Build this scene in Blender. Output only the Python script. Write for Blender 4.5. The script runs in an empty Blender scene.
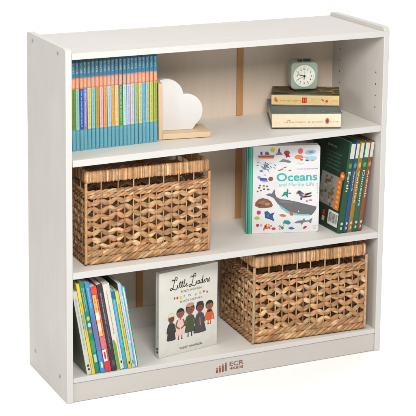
import bpy, bmesh, math, random
from mathutils import Vector, Matrix
random.seed(7)
SC = bpy.context.scene
COL = SC.collection

# ------------------------------------------------------------------ camera
YAW, PITCH, ROLL = 0.43696017, 0.17419083, 0.009675903
fw = Vector((math.sin(YAW)*math.cos(PITCH), math.cos(YAW)*math.cos(PITCH), -math.sin(PITCH)))
rt = Vector((math.cos(YAW), -math.sin(YAW), 0)); up = rt.cross(fw)
r2 = rt*math.cos(ROLL) + up*math.sin(ROLL); u2 = -rt*math.sin(ROLL) + up*math.cos(ROLL)
cd = bpy.data.cameras.new('camera'); cam = bpy.data.objects.new('camera', cd); COL.objects.link(cam)
M = Matrix((r2, u2, -fw)).transposed().to_4x4(); M.translation = Vector((-1.2590038, -3.4539091, 1.5828235))
cam.matrix_world = M
cd.sensor_fit = 'HORIZONTAL'; cd.sensor_width = 36; cd.lens = 1531.35255/416*36
cd.shift_x = 10.542184/416; cd.shift_y = -166.88423/416
cd.clip_start = 0.05; cd.clip_end = 200
SC.camera = cam

# ------------------------------------------------------------------ studio key light and added fill lamps
W0 = bpy.data.worlds.new('World'); SC.world = W0; W0.use_nodes = True
bg = W0.node_tree.nodes['Background']; bg.inputs[0].default_value = (1.0, 0.985, 0.965, 1); bg.inputs[1].default_value = 0.11
def softbox(name, loc, target, size, power, col=(1, 1, 1)):
    l = bpy.data.lights.new(name, 'AREA'); l.shape = 'RECTANGLE'; l.size = size[0]; l.size_y = size[1]
    l.energy = power; l.color = col
    o = bpy.data.objects.new(name, l); COL.objects.link(o); o.location = loc
    o.rotation_euler = (Vector(target)-Vector(loc)).to_track_quat('-Z', 'Y').to_euler()
softbox('key_softbox', (-0.22, -1.90, 1.97), (0.46, 0.1, 0.36), (0.9, 0.7), 57, (1, .968, .935))
softbox('added_side_fill', (-3.2, -1.0, 1.7), (0, 0.15, 0.30), (1.8, 1.5), 44, (1, .99, .98))  # unseen fill, added to brighten the left side panel
softbox('added_overhead_fill', (-0.9, 0.2, 5.0), (-0.9, 0.2, 0), (9.0, 8.0), 115, (1, 1, 1))  # added lamp out of view, lifts the floor towards white
softbox('added_backdrop_fill', (1.6, 5.2, 4.4), (1.4, 5.0, 0), (15.0, 5.0), 560, (1, 1, 1))  # unseen, put in to wash the far floor out to white
SC.view_settings.view_transform = 'Standard'; SC.view_settings.look = 'None'
SC.view_settings.exposure = 0.08; SC.view_settings.gamma = 1.0
SC.render.engine = 'CYCLES'; SC.cycles.max_bounces = 10; SC.cycles.diffuse_bounces = 6

# ------------------------------------------------------------------ colours and materials
def lin(c):
    c /= 255.0
    return c/12.92 if c <= .04045 else ((c+.055)/1.055)**2.4
def rgb(r, g, b, k=0.84): return (lin(r)*k, lin(g)*k, lin(b)*k)

def nodes_of(name):
    m = bpy.data.materials.new(name); m.use_nodes = True
    nt = m.node_tree; return m, nt, nt.nodes['Principled BSDF']
def N(nt, t, **kw):
    n = nt.nodes.new(t)
    for k, v in kw.items():
        if k.startswith('i_'):
            n.inputs[k[2:].replace('_', ' ')].default_value = v
        else: setattr(n, k, v)
    return n
def attr_mat(name, rough=.5, spec=.4, noise=.06, nscale=60., bump=.0, bscale=300., coat=0.):
    """colour from the mesh's own printed colour, with small-scale mottling"""
    m, nt, b = nodes_of(name); L = nt.links
    a = N(nt, 'ShaderNodeAttribute', attribute_name='Col')
    tc = N(nt, 'ShaderNodeTexCoord')
    no = N(nt, 'ShaderNodeTexNoise'); no.inputs['Scale'].default_value = nscale; no.inputs['Detail'].default_value = 4
    L.new(tc.outputs['Object'], no.inputs['Vector'])
    mr = N(nt, 'ShaderNodeMapRange'); mr.inputs[1].default_value = .3; mr.inputs[2].default_value = .7
    mr.inputs[3].default_value = 1-noise; mr.inputs[4].default_value = 1+noise*.6
    L.new(no.outputs[0], mr.inputs[0])
    mx = N(nt, 'ShaderNodeMix', data_type='RGBA', blend_type='MULTIPLY'); mx.inputs[0].default_value = 1
    L.new(a.outputs['Color'], mx.inputs[6]); L.new(mr.outputs[0], mx.inputs[7]); L.new(mx.outputs[2], b.inputs['Base Color'])
    b.inputs['Roughness'].default_value = rough; b.inputs['Specular IOR Level'].default_value = spec
    b.inputs['Coat Weight'].default_value = coat
    if bump:
        n2 = N(nt, 'ShaderNodeTexNoise'); n2.inputs['Scale'].default_value = bscale; n2.inputs['Detail'].default_value = 3
        L.new(tc.outputs['Object'], n2.inputs['Vector'])
        bp = N(nt, 'ShaderNodeBump'); bp.inputs['Strength'].default_value = bump; bp.inputs['Distance'].default_value = .001
        L.new(n2.outputs[0], bp.inputs['Height']); L.new(bp.outputs[0], b.inputs['Normal'])
    return m
def grain_mat(name, c1, c2, axis, rough=.5, scale=1., bump=.08, fine=1.0, spec=.35):
    """wood grain running along one axis of the object"""
    m, nt, b = nodes_of(name); L = nt.links
    tc = N(nt, 'ShaderNodeTexCoord'); mp = N(nt, 'ShaderNodeMapping')
    s = [28*scale, 28*scale, 28*scale]; s[axis] = 1.6*scale; mp.inputs['Scale'].default_value = s
    L.new(tc.outputs['Object'], mp.inputs[0])
    n1 = N(nt, 'ShaderNodeTexNoise'); n1.inputs['Scale'].default_value = 1.4; n1.inputs['Detail'].default_value = 7; n1.inputs['Roughness'].default_value = .65
    n1.inputs['Distortion'].default_value = .6
    L.new(mp.outputs[0], n1.inputs['Vector'])
    mp2 = N(nt, 'ShaderNodeMapping'); s2 = [220*scale*fine]*3; s2[axis] = 9*scale; mp2.inputs['Scale'].default_value = s2
    L.new(tc.outputs['Object'], mp2.inputs[0])
    n2 = N(nt, 'ShaderNodeTexNoise'); n2.inputs['Scale'].default_value = 1.; n2.inputs['Detail'].default_value = 3
    L.new(mp2.outputs[0], n2.inputs['Vector'])
    ad = N(nt, 'ShaderNodeMath', operation='MULTIPLY_ADD'); L.new(n2.outputs[0], ad.inputs[0]); ad.inputs[1].default_value = .5; L.new(n1.outputs[0], ad.inputs[2])
    mr = N(nt, 'ShaderNodeMapRange'); mr.inputs[1].default_value = .5; mr.inputs[2].default_value = 1.0; L.new(ad.outputs[0], mr.inputs[0])
    mx = N(nt, 'ShaderNodeMix', data_type='RGBA'); L.new(mr.outputs[0], mx.inputs[0])
    mx.inputs[6].default_value = (*c1, 1); mx.inputs[7].default_value = (*c2, 1); L.new(mx.outputs[2], b.inputs['Base Color'])
    b.inputs['Roughness'].default_value = rough; b.inputs['Specular IOR Level'].default_value = spec
    n5 = N(nt, 'ShaderNodeTexNoise'); n5.inputs['Scale'].default_value = 7; n5.inputs['Detail'].default_value = 6; L.new(tc.outputs['Object'], n5.inputs['Vector'])
    mr5 = N(nt, 'ShaderNodeMapRange'); mr5.inputs[1].default_value = .3; mr5.inputs[2].default_value = .7; mr5.inputs[3].default_value = rough-.1; mr5.inputs[4].default_value = rough+.14
    L.new(n5.outputs[0], mr5.inputs[0]); L.new(mr5.outputs[0], b.inputs['Roughness'])
    bp = N(nt, 'ShaderNodeBump'); bp.inputs['Strength'].default_value = bump; bp.inputs['Distance'].default_value = .0006
    L.new(ad.outputs[0], bp.inputs['Height']); L.new(bp.outputs[0], b.inputs['Normal'])
    return m
def fibre_mat(name):
    m, nt, b = nodes_of(name); L = nt.links
    a = N(nt, 'ShaderNodeAttribute', attribute_name='Col')
    tc = N(nt, 'ShaderNodeTexCoord')
    mp = N(nt, 'ShaderNodeMapping'); mp.inputs['Scale'].default_value = (9, 60, 1); L.new(tc.outputs['UV'], mp.inputs[0])
    n1 = N(nt, 'ShaderNodeTexNoise'); n1.inputs['Scale'].default_value = 1.; n1.inputs['Detail'].default_value = 5; n1.inputs['Roughness'].default_value = .7
    L.new(mp.outputs[0], n1.inputs['Vector'])
    n3 = N(nt, 'ShaderNodeTexNoise'); n3.inputs['Scale'].default_value = 90; n3.inputs['Detail'].default_value = 3; L.new(tc.outputs['Object'], n3.inputs['Vector'])
    ad = N(nt, 'ShaderNodeMath', operation='MULTIPLY_ADD'); L.new(n3.outputs[0], ad.inputs[0]); ad.inputs[1].default_value = .5; L.new(n1.outputs[0], ad.inputs[2])
    mr = N(nt, 'ShaderNodeMapRange'); mr.inputs[1].default_value = .45; mr.inputs[2].default_value = 1.05; mr.inputs[3].default_value = .5; mr.inputs[4].default_value = 1.28
    L.new(ad.outputs[0], mr.inputs[0])
    mx = N(nt, 'ShaderNodeMix', data_type='RGBA', blend_type='MULTIPLY'); mx.inputs[0].default_value = 1
    L.new(a.outputs['Color'], mx.inputs[6]); L.new(mr.outputs[0], mx.inputs[7]); L.new(mx.outputs[2], b.inputs['Base Color'])
    b.inputs['Roughness'].default_value = .62; b.inputs['Specular IOR Level'].default_value = .3
    bp = N(nt, 'ShaderNodeBump'); bp.inputs['Strength'].default_value = .6; bp.inputs['Distance'].default_value = .0012
    L.new(n1.outputs[0], bp.inputs['Height']); L.new(bp.outputs[0], b.inputs['Normal'])
    return m

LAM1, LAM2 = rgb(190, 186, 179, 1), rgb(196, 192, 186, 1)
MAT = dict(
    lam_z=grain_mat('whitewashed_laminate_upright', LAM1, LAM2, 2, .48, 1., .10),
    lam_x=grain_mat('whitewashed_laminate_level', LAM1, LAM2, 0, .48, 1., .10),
    shelf=grain_mat('whitewashed_laminate_painted_light', rgb(214, 211, 204, 1), rgb(220, 217, 211, 1), 0, .48, 1., .10),  # same laminate made lighter, painting in light on the shelf tops
    edge=grain_mat('pale_edge_banding', rgb(200, 199, 196, 1), rgb(204, 203, 201, 1), 0, .42, .6, .03),
    edge_z=grain_mat('pale_edge_banding_upright', rgb(200, 199, 196, 1), rgb(204, 203, 201, 1), 2, .42, .6, .03),
    back=grain_mat('back_board', rgb(206, 190, 173, 1), rgb(212, 198, 182, 1), 2, .55, 1., .06),
    batten=grain_mat('orange_wood', rgb(176, 130, 84, 1), rgb(190, 144, 98, 1), 2, .6, 1.4, .1),
    pale_wood=grain_mat('pale_beech', rgb(222, 190, 150), rgb(236, 210, 176), 0, .5, 1.3, .08),
    pale_wood_z=grain_mat('pale_beech_upright', rgb(222, 190, 150), rgb(236, 210, 176), 2, .5, 1.3, .08),
    paint=attr_mat('painted_wood', .5, .35, .02, 25, .05, 200),
    cover=attr_mat('printed_cover', .42, .4, .05, 45, .05, 350),
    ink=attr_mat('printed_ink', .45, .35, .08, 120),
    paper=attr_mat('paper', .8, .2, .08, 160),
    enamel=attr_mat('mint_enamel', .38, .45, .02, 30, .02, 500),
    metal=attr_mat('grey_metal', .35, .6, .05, 200),
    dark=attr_mat('dark_plastic', .4, .4, .05, 100),
    fibre=fibre_mat('woven_fibre'),
)
mfl, ntf, bf = nodes_of('white_studio_sweep')
nz = N(ntf, 'ShaderNodeTexNoise'); nz.inputs['Scale'].default_value = 2.
mrf = N(ntf, 'ShaderNodeMapRange'); mrf.inputs[3].default_value = .93; mrf.inputs[4].default_value = .95
ntf.links.new(nz.outputs[0], mrf.inputs[0]); ntf.links.new(mrf.outputs[0], bf.inputs['Base Color'])
bf.inputs['Roughness'].default_value = .9; bf.inputs['Specular IOR Level'].default_value = .1

# ------------------------------------------------------------------ mesh building
class MB:
    def __init__(s): s.v = []; s.f = []; s.c = []; s.uv = []; s.mi = []
    def add(s, vs, fs, col=(.8, .8, .8), uvs=None, mi=0):
        o = len(s.v); s.v += [tuple(v) for v in vs]
        s.c += (col if isinstance(col, list) else [col]*len(vs))
        s.uv += (uvs if uvs else [(0, 0)]*len(vs))
        s.f += [tuple(o+i for i in f) for f in fs]; s.mi += [mi]*len(fs)
    def box(s, x0, x1, y0, y1, z0, z1, col=(.8, .8, .8), mi=0):
        v = [(x, y, z) for z in (z0, z1) for y in (y0, y1) for x in (x0, x1)]
        s.add(v, [(0, 2, 3, 1), (4, 5, 7, 6), (0, 1, 5, 4), (2, 6, 7, 3), (0, 4, 6, 2), (1, 3, 7, 5)], col, None, mi)
    def prism(s, pts, place, t0, t1, col=(.8, .8, .8)):
        """closed outline pts (a,b) extruded from t0 to t1; place(a,b,t)->xyz"""
        n = len(pts)
        v = [place(a, b, t0) for a, b in pts] + [place(a, b, t1) for a, b in pts]
        f = [tuple(range(n-1, -1, -1)), tuple(range(n, 2*n))] + [(i, (i+1) % n, n+(i+1) % n, n+i) for i in range(n)]
        s.add(v, f, col)
    def tube(s, rings, cols, closed=False, caps=True, vs=1.):
        """rings: list of lists of xyz; cols per ring"""
        n = len(rings[0]); v = []; c = []; uv = []; d = 0
        for i, r in enumerate(rings):
            if i: d += (Vector(r[0])-Vector(rings[i-1][0])).length
            v += r; c += [cols[i]]*n; uv += [(d*vs, 2*abs(j/n-.5)) for j in range(n)]
        f = []
        R = len(rings); last = R if closed else R-1
        for i in range(last):
            a, b = i*n, ((i+1) % R)*n
            f += [(a+j, a+(j+1) % n, b+(j+1) % n, b+j) for j in range(n)]
        if caps and not closed: f += [tuple(range(n-1, -1, -1)), tuple((R-1)*n+j for j in range(n))]
        s.add(v, f, c, uv)
    def cyl(s, c, axis, r0, r1, h, n=24, col=(.8, .8, .8)):
        a = Vector(axis).normalized(); u = a.orthogonal().normalized(); w = a.cross(u); c = Vector(c)
        ring = lambda r, t: [tuple(c+a*t+(u*math.cos(2*math.pi*k/n)+w*math.sin(2*math.pi*k/n))*r) for k in range(n)]
        s.tube([ring(r0, 0), ring(r1, h)], [col, col])
    def build(s, name, mats, parent=None, smooth=False, bevel=0., seg=2):
        me = bpy.data.meshes.new(name); me.from_pydata(s.v, [], s.f)
        a = me.color_attributes.new('Col', 'FLOAT_COLOR', 'POINT')
        a.data.foreach_set('color', [x for c in s.c for x in (*c, 1.0)])
        ul = me.uv_layers.new(name='UVMap'); li = [0]*len(me.loops); me.loops.foreach_get('vertex_index', li)
        ul.data.foreach_set('uv', [x for i in li for x in s.uv[i]])
        for m in (mats if isinstance(mats, (list, tuple)) else [mats]): me.materials.append(m)
        me.polygons.foreach_set('material_index', s.mi)
        bm = bmesh.new(); bm.from_mesh(me); bmesh.ops.recalc_face_normals(bm, faces=bm.faces) if smooth or bevel else None
        bm.to_mesh(me); bm.free()
        if smooth: me.polygons.foreach_set('use_smooth', [True]*len(me.polygons))
        me.update()
        o = bpy.data.objects.new(name, me); COL.objects.link(o)
        if parent: o.parent = parent
        if bevel:
            b = o.modifiers.new('bevel', 'BEVEL'); b.width = bevel; b.segments = seg; b.limit_method = 'ANGLE'; b.angle_limit = math.radians(35)
        return o
def thing(name, label, cat, group=None, mat=None):
    o = bpy.data.objects.new(name, None); COL.objects.link(o); o.empty_display_size = .05
    o['label'] = label; o['category'] = cat
    if group: o['group'] = group
    if mat is not None: o.matrix_world = mat
    return o

# flat printed artwork: polygons on a plane, each layer a hair above the last
_txt = {}
def text_mesh(s, bold=0., shear=0.):
    k = (s, bold, shear)
    if k not in _txt:
        c = bpy.data.curves.new('t', 'FONT'); c.body = s; c.offset = bold; c.shear = shear; c.resolution_u = 3
        o = bpy.data.objects.new('t', c); COL.objects.link(o)
        me = bpy.data.meshes.new_from_object(o.evaluated_get(bpy.context.evaluated_depsgraph_get()))
        v = [(p.co.x, p.co.y) for p in me.vertices]; f = [tuple(p.vertices) for p in me.polygons]
        bpy.data.objects.remove(o); bpy.data.curves.remove(c); bpy.data.meshes.remove(me)
        _txt[k] = (v, f)
    return _txt[k]
class Art:
    def __init__(s, place, step=.00012):
        s.m = MB(); s.place = place; s.step = step; s.n = 1
    def poly(s, pts, col, layer=None):
        l = s.n if layer is None else layer
        s.m.add([s.place(a, b, l*s.step) for a, b in pts], [tuple(range(len(pts)))], col)
    def rect(s, a0, b0, a1, b1, col, layer=None): s.poly([(a0, b0), (a1, b0), (a1, b1), (a0, b1)], col, layer)
    def ell(s, a, b, ra, rb, col, layer=None, rot=0, n=18):
        c, q = math.cos(rot), math.sin(rot)
        s.poly([(a+ra*math.cos(t)*c-rb*math.sin(t)*q, b+ra*math.cos(t)*q+rb*math.sin(t)*c) for t in (2*math.pi*k/n for k in range(n))], col, layer)
    def text(s, txt, a, b, w, h, col, layer=None, bold=0., shear=0., vert=False, up=False):
        """fit text into a w x h box whose lower-left is a,b; vert: reading downwards"""
        v, f = text_mesh(txt, bold, shear); l = s.n if layer is None else layer
        x0, x1 = min(p[0] for p in v), max(p[0] for p in v); y0, y1 = min(p[1] for p in v), max(p[1] for p in v)
        q = []
        for x, y in v:
            U, V = (x-x0)/(x1-x0), (y-y0)/(y1-y0)
            q.append((a+V*w, b+(1-U)*h) if vert else (a+U*w, b+V*h))
        s.m.add([s.place(p[0], p[1], l*s.step) for p in q], f, col)
    def line(s, pts, wd, col, layer=None):
        """ribbon through points (smooth)"""
        P = [Vector(p) for p in pts]; out = []
        for i in range(len(P)-1):
            p0 = P[max(i-1, 0)]; p1 = P[i]; p2 = P[i+1]; p3 = P[min(i+2, len(P)-1)]
            for k in range(6):
                t = k/6
                out.append(.5*((2*p1)+(p2-p0)*t+(2*p0-5*p1+4*p2-p3)*t*t+(3*p1-p0-3*p2+p3)*t**3))
        out.append(P[-1]); l = s.n if layer is None else layer
        L = []; R = []
        for i, p in enumerate(out):
            d = out[min(i+1, len(out)-1)]-out[max(i-1, 0)]
            d = d.normalized() if d.length > 0 else Vector((1, 0)); nn = Vector((-d.y, d.x))*wd/2
            L.append(p+nn); R.append(p-nn)
        n = len(out)
        s.m.add([s.place(p.x, p.y, l*s.step) for p in L+R], [(i, i+1, n+i+1, n+i) for i in range(n-1)], col)
    def marks(s, a0, b0, a1, b1, col, rng, layer=None, vert=True, gap=.35, word=6):
        """a line of small print too fine to read"""
        H = (a1-a0) if vert else (b1-b0); Lg = (b1-b0) if vert else (a1-a0)
        n = int(Lg/(H*.62)); t = ''; wl = rng.randint(2, word+2); k = 0
        while len(t) < n:
            if k >= wl: t += ' '; k = 0; wl = rng.randint(2, word+2); continue
            t += rng.choice('eeaaoonnrrssttiillmcdhuvw'); k += 1
        t = t.strip() or 'o'
        v, f = text_mesh(t, 0., 0.); l = s.n if layer is None else layer
        x0, x1 = min(p[0] for p in v), max(p[0] for p in v); sx = Lg/(x1-x0); sy = H/.74
        q = [(a0+(p[1]+.02)*sy, b1-(p[0]-x0)*sx) if vert else (a0+(p[0]-x0)*sx, b0+(p[1]+.02)*sy) for p in v]
        s.m.add([s.place(p[0], p[1], l*s.step) for p in q], f, col)
    def build(s, name, parent, mat=None): return s.m.build(name, mat or MAT['ink'], parent)

# ------------------------------------------------------------------ the setting: one white seamless sweep
prof = [(-8, 0), (-2, 0), (0.6, 0), (8.0, 0)] + [(8.0+1.5*math.sin(a), 1.5-1.5*math.cos(a)) for a in (math.pi/2*k/14 for k in range(1, 15))] + [(9.5, 3.), (9.5, 6.5)]
m = MB(); n = len(prof)
m.add([(x, y, z) for x in (-9, 15) for y, z in prof], [(i, n+i, n+i+1, i+1) for i in range(n-1)], (.9, .9, .9))
fl = m.build('floor', mfl, None, smooth=True); fl['kind'] = 'structure'

# ------------------------------------------------------------------ bookcase
W, D, T, H = 0.9239, 0.2949, 0.01674, 0.914
Z1, Z2L, Z2R, Z3, Z4 = 0.90258, 0.63353, 0.64430, 0.34412, 0.0652
YB = 0.2717
SL2 = (Z2R-Z2L)/(W-2*T); A2 = math.atan(SL2)
def z2(x): return Z2L + SL2*(x-T)
TILT = Matrix.Rotation(-A2, 4, 'Y')

case = thing('bookcase', 'whitewashed three-tier open bookcase holding books, baskets and a clock', 'bookcase')
def panel_sides(m_, x0, x1):
    r = .014; pts = [(0, 0), (D, 0)]
    pts += [(D-r+r*math.cos(a), H-r+r*math.sin(a)) for a in (math.pi/2*k/8 for k in range(9))]
    pts += [(r-r*math.sin(a), H-r+r*math.cos(a)) for a in (math.pi/2*k/8 for k in range(9))]
    m_.prism(pts, lambda a, b, t: (t, a, b), x0, x1)
def rebar(o, edge):   # front edge banding takes its own material
    o.data.materials.append(edge)
    for p in o.data.polygons:
        if p.normal.y < -.7: p.material_index = 1
for x0, x1 in ((0, T), (W-T, W)):
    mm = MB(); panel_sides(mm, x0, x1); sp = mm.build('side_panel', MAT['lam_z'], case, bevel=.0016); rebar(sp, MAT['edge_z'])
    if x0 == 0:
        for y, z in ((.2444, .8965), (.0537, .8955), (.2446, .0545), (.0538, .0550)):
            b = MB(); b.cyl((-.0012, y, z), (1, 0, 0), .0050, .0054, .0011, 20, rgb(160, 156, 152)); b.cyl((-.0014, y, z), (1, 0, 0), .0017, .0019, .0003, 6, rgb(80, 78, 76))
            b.build('cam_bolt', MAT['metal'], sp)
    else:
        for y in (.2312, .0374):
            for z in [.6555+.032*k for k in range(5 if y < .1 else 6)]:
                if z < z2(W-T)+.012: continue
                b = MB(); b.cyl((W-T-.0003, y, z), (1, 0, 0), .0022, .0024, .00025, 14, rgb(92, 78, 66)); b.build('pin_hole', MAT['dark'], sp)
def board(name, z_top, th, y0, y1, x0=T+.0004, x1=W-T-.0004, mat='lam_x', edge='edge'):
    m_ = MB(); m_.box(x0, x1, y0, y1, z_top-th, z_top); o = m_.build(name, MAT[mat], case, bevel=.0012)
    if edge: rebar(o, MAT[edge])
    return o
board('top_panel', Z1, .0160, .0006, D-.0005)
m_ = MB(); m_.box(-(W-2*T)/2+.0008, (W-2*T)/2-.0008, 0, YB-.0015, -.0172, 0)
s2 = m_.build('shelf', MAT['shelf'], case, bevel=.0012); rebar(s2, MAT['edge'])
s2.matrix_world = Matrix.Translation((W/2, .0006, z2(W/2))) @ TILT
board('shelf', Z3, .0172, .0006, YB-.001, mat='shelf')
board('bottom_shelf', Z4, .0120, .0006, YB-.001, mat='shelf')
m_ = MB(); m_.box(T+.0004, W-T-.0004, .0042, .0190, .0012, Z4-.0124)
kick = m_.build('kick_board', MAT['lam_x'], case, bevel=.0008)
m_ = MB(); m_.box(T+.0002, W-T-.0002, YB, YB+.005, .002, Z1-.0165); m_.build('back_panel', MAT['back'], case)
m_ = MB(); m_.box(T+.0004, W-T-.0004, YB-.0026, YB-.0004, Z4+.0002, .1253); m_.build('back_rail', MAT['lam_x'], case)
for x0 in (.3016, .6018):
    segs = ((.1256, Z3-.0178), (Z3+.0003, z2(x0)-.0182), (z2(x0+.02)+.0005, Z1-.0165))
    for a, b in segs:
        if x0 > .5 and a < .2: a = .1256
        m_ = MB(); m_.box(x0, x0+.0188, YB-.0042, YB-.0003, a, b); m_.build('back_strip', MAT['batten'], case)
# maker's mark on the kick board
BR = rgb(142, 92, 74)
art = Art(lambda a, b, d: (a, .0042-.0003-d, b))
for k in range(4):
    x0 = .4196+k*.0086; hb = .0098+.0031*k; zb = .0135+.0004*k
    art.rect(x0, zb, x0+.0056, zb+hb, BR); art.ell(x0+.0028, zb+hb+.0031, .0023, .0023, BR)
art.text('ECR', .4594, .0264, .0420, .0124, BR, bold=.012); art.text('4KIDS', .4600, .0165, .0405, .0072, BR, bold=.03)
art.build('maker_logo', kick)

# ------------------------------------------------------------------ books
def book_body(root, t, h, d, cov, left=None, right=None, page=rgb(226, 218, 200), board_t=.0016, round_spine=.0022, over=.003, spine=None):
    """local frame: spine towards -y, thickness along x from 0 to t, height z"""
    left = left or cov; right = right or cov; spine = spine or cov
    m_ = MB(); e = .0002
    # spine: slightly rounded strip
    n = 9; pts = []
    for k in range(n):
        a = k/(n-1); pts.append((e+(t-2*e)*a, round_spine*(1-math.sin(math.pi*a)**.55)))
    outl = pts + [(t-e, round_spine+board_t), (e, round_spine+board_t)]
    m_.prism(outl, lambda a, b, z: (a, b, z), 0, h, spine)
    m_.box(e, board_t, round_spine+board_t, d, 0, h, left); m_.box(t-board_t, t-e, round_spine+board_t, d, 0, h, right)
    cvr = m_.build('cover', MAT['cover'], root, bevel=.0004, seg=1)
    p = MB(); p.box(board_t+.0001, t-board_t-.0001, round_spine+board_t+.0002, d-over, over, h-over, page)
    p.build('pages', MAT['paper'], root)
    return cvr
def spine_art(): return Art(lambda a, b, d: (a, -.00012-d, b))

BODY = [('olive green', (112, 146, 66)), ('mint green', (156, 208, 192)), ('royal blue', (56, 92, 170)), ('periwinkle', (134, 142, 200)),
        ('butter yellow', (230, 214, 136)), ('aqua', (146, 208, 208)), ('ochre', (192, 166, 88)), ('pink', (236, 192, 198)),
        ('tan', (224, 172, 112)), ('pale blue', (188, 216, 230)), ('amber', (236, 178, 88)), ('cream', (240, 214, 160)),
        ('bright green', (88, 160, 52)), ('pale aqua', (192, 226, 234)), ('lilac', (204, 198, 224)), ('pale lavender', (216, 212, 222)),
        ('sage', (168, 196, 136)), ('lemon yellow', (226, 212, 116)), ('sky blue', (112, 190, 224)), ('grey sage', (184, 196, 174)),
        ('lime', (196, 206, 110)), ('moss green', (166, 182, 84))]
BW = .01075
WHERE = ['leftmost of the blue-banded row', 'beside the leftmost olive one', 'left of the periwinkle one', 'right of the royal blue one',
         'between periwinkle and aqua ones', 'left of the ochre one', 'left of the pink one', 'right of the ochre one',
         'right of the pink one', 'left of the amber one', 'left of the cream one', 'left of the bright green one',
         'right of the cream one', 'right of the bright green one', 'right of the pale aqua one', 'right of the lilac one',
         'left of the lemon yellow one', 'left of the sky blue one', 'right of the lemon yellow one', 'right of the sky blue one',
         'second from the cloud bookend', 'touching the cloud bookend']
for i, (nm, c) in enumerate(BODY):
    rng = random.Random(100+i); x = .0498+BW*i; yj = .0872+.0032*i/21+rng.uniform(-.0010, .0010)
    mt = Matrix.Translation((x, yj, z2(x)+.0003)) @ TILT
    r = thing('picture_book', 'thin blue-banded picture book with %s spine, %s' % (nm, WHERE[i]), 'book', 'row of thin blue-banded picture books', mt)
    h = .2345+rng.uniform(-.0016, .0008); t = BW-.0007
    book_body(r, t, h, .168, rgb(86, 150, 176), page=rgb(214, 206, 190), board_t=.0009, round_spine=.0024)
    A = Art(lambda a, b, d: (a, -.0001-d+.0024*(1-math.sin(math.pi*min(max(a/(BW-.0007), 0), 1))**.55), b))
    def band(z0, z1, col, l=1, a0=.0, a1=1.):
        a0 = .0003+(t-.0006)*a0; a1 = .0003+(t-.0006)*a1; n = 8
        for k in range(n): A.rect(a0+(a1-a0)*k/n, z0, a0+(a1-a0)*(k+1)/n, z1, col, l)
    band(.0, .0544, rgb(104, 170, 188)); band(.0544, .160, rgb(*c)); band(.160, .188, rgb(228, 160, 128)); band(.188, .2272, rgb(84, 150, 176)); band(.2272, h-.0002, rgb(44, 96, 110))
    band(.160, .163, rgb(226, 140, 96), 2); band(.185, .188, rgb(226, 140, 96), 2); band(.188, .1975, rgb(74, 138, 176), 2)
    A.marks(.0024, .1990, .0079, .2262, rgb(214, 226, 230), rng, 3); A.marks(.0028, .1635, .0076, .185, rgb(244, 210, 190), rng, 3)
    dk = (226, 230, 240) if i in (2, 3, 12) else tuple(int(q*.66) for q in c)
    A.marks(.0031, .0610, .0073, .1560, rgb(*dk), rng, 2)
    band(.008, .050, rgb(122, 186, 202), 2, .3, .7); A.marks(.0038, .012, .0064, .046, rgb(86, 150, 172), rng, 3)
    A.build('spine_print', r)

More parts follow.
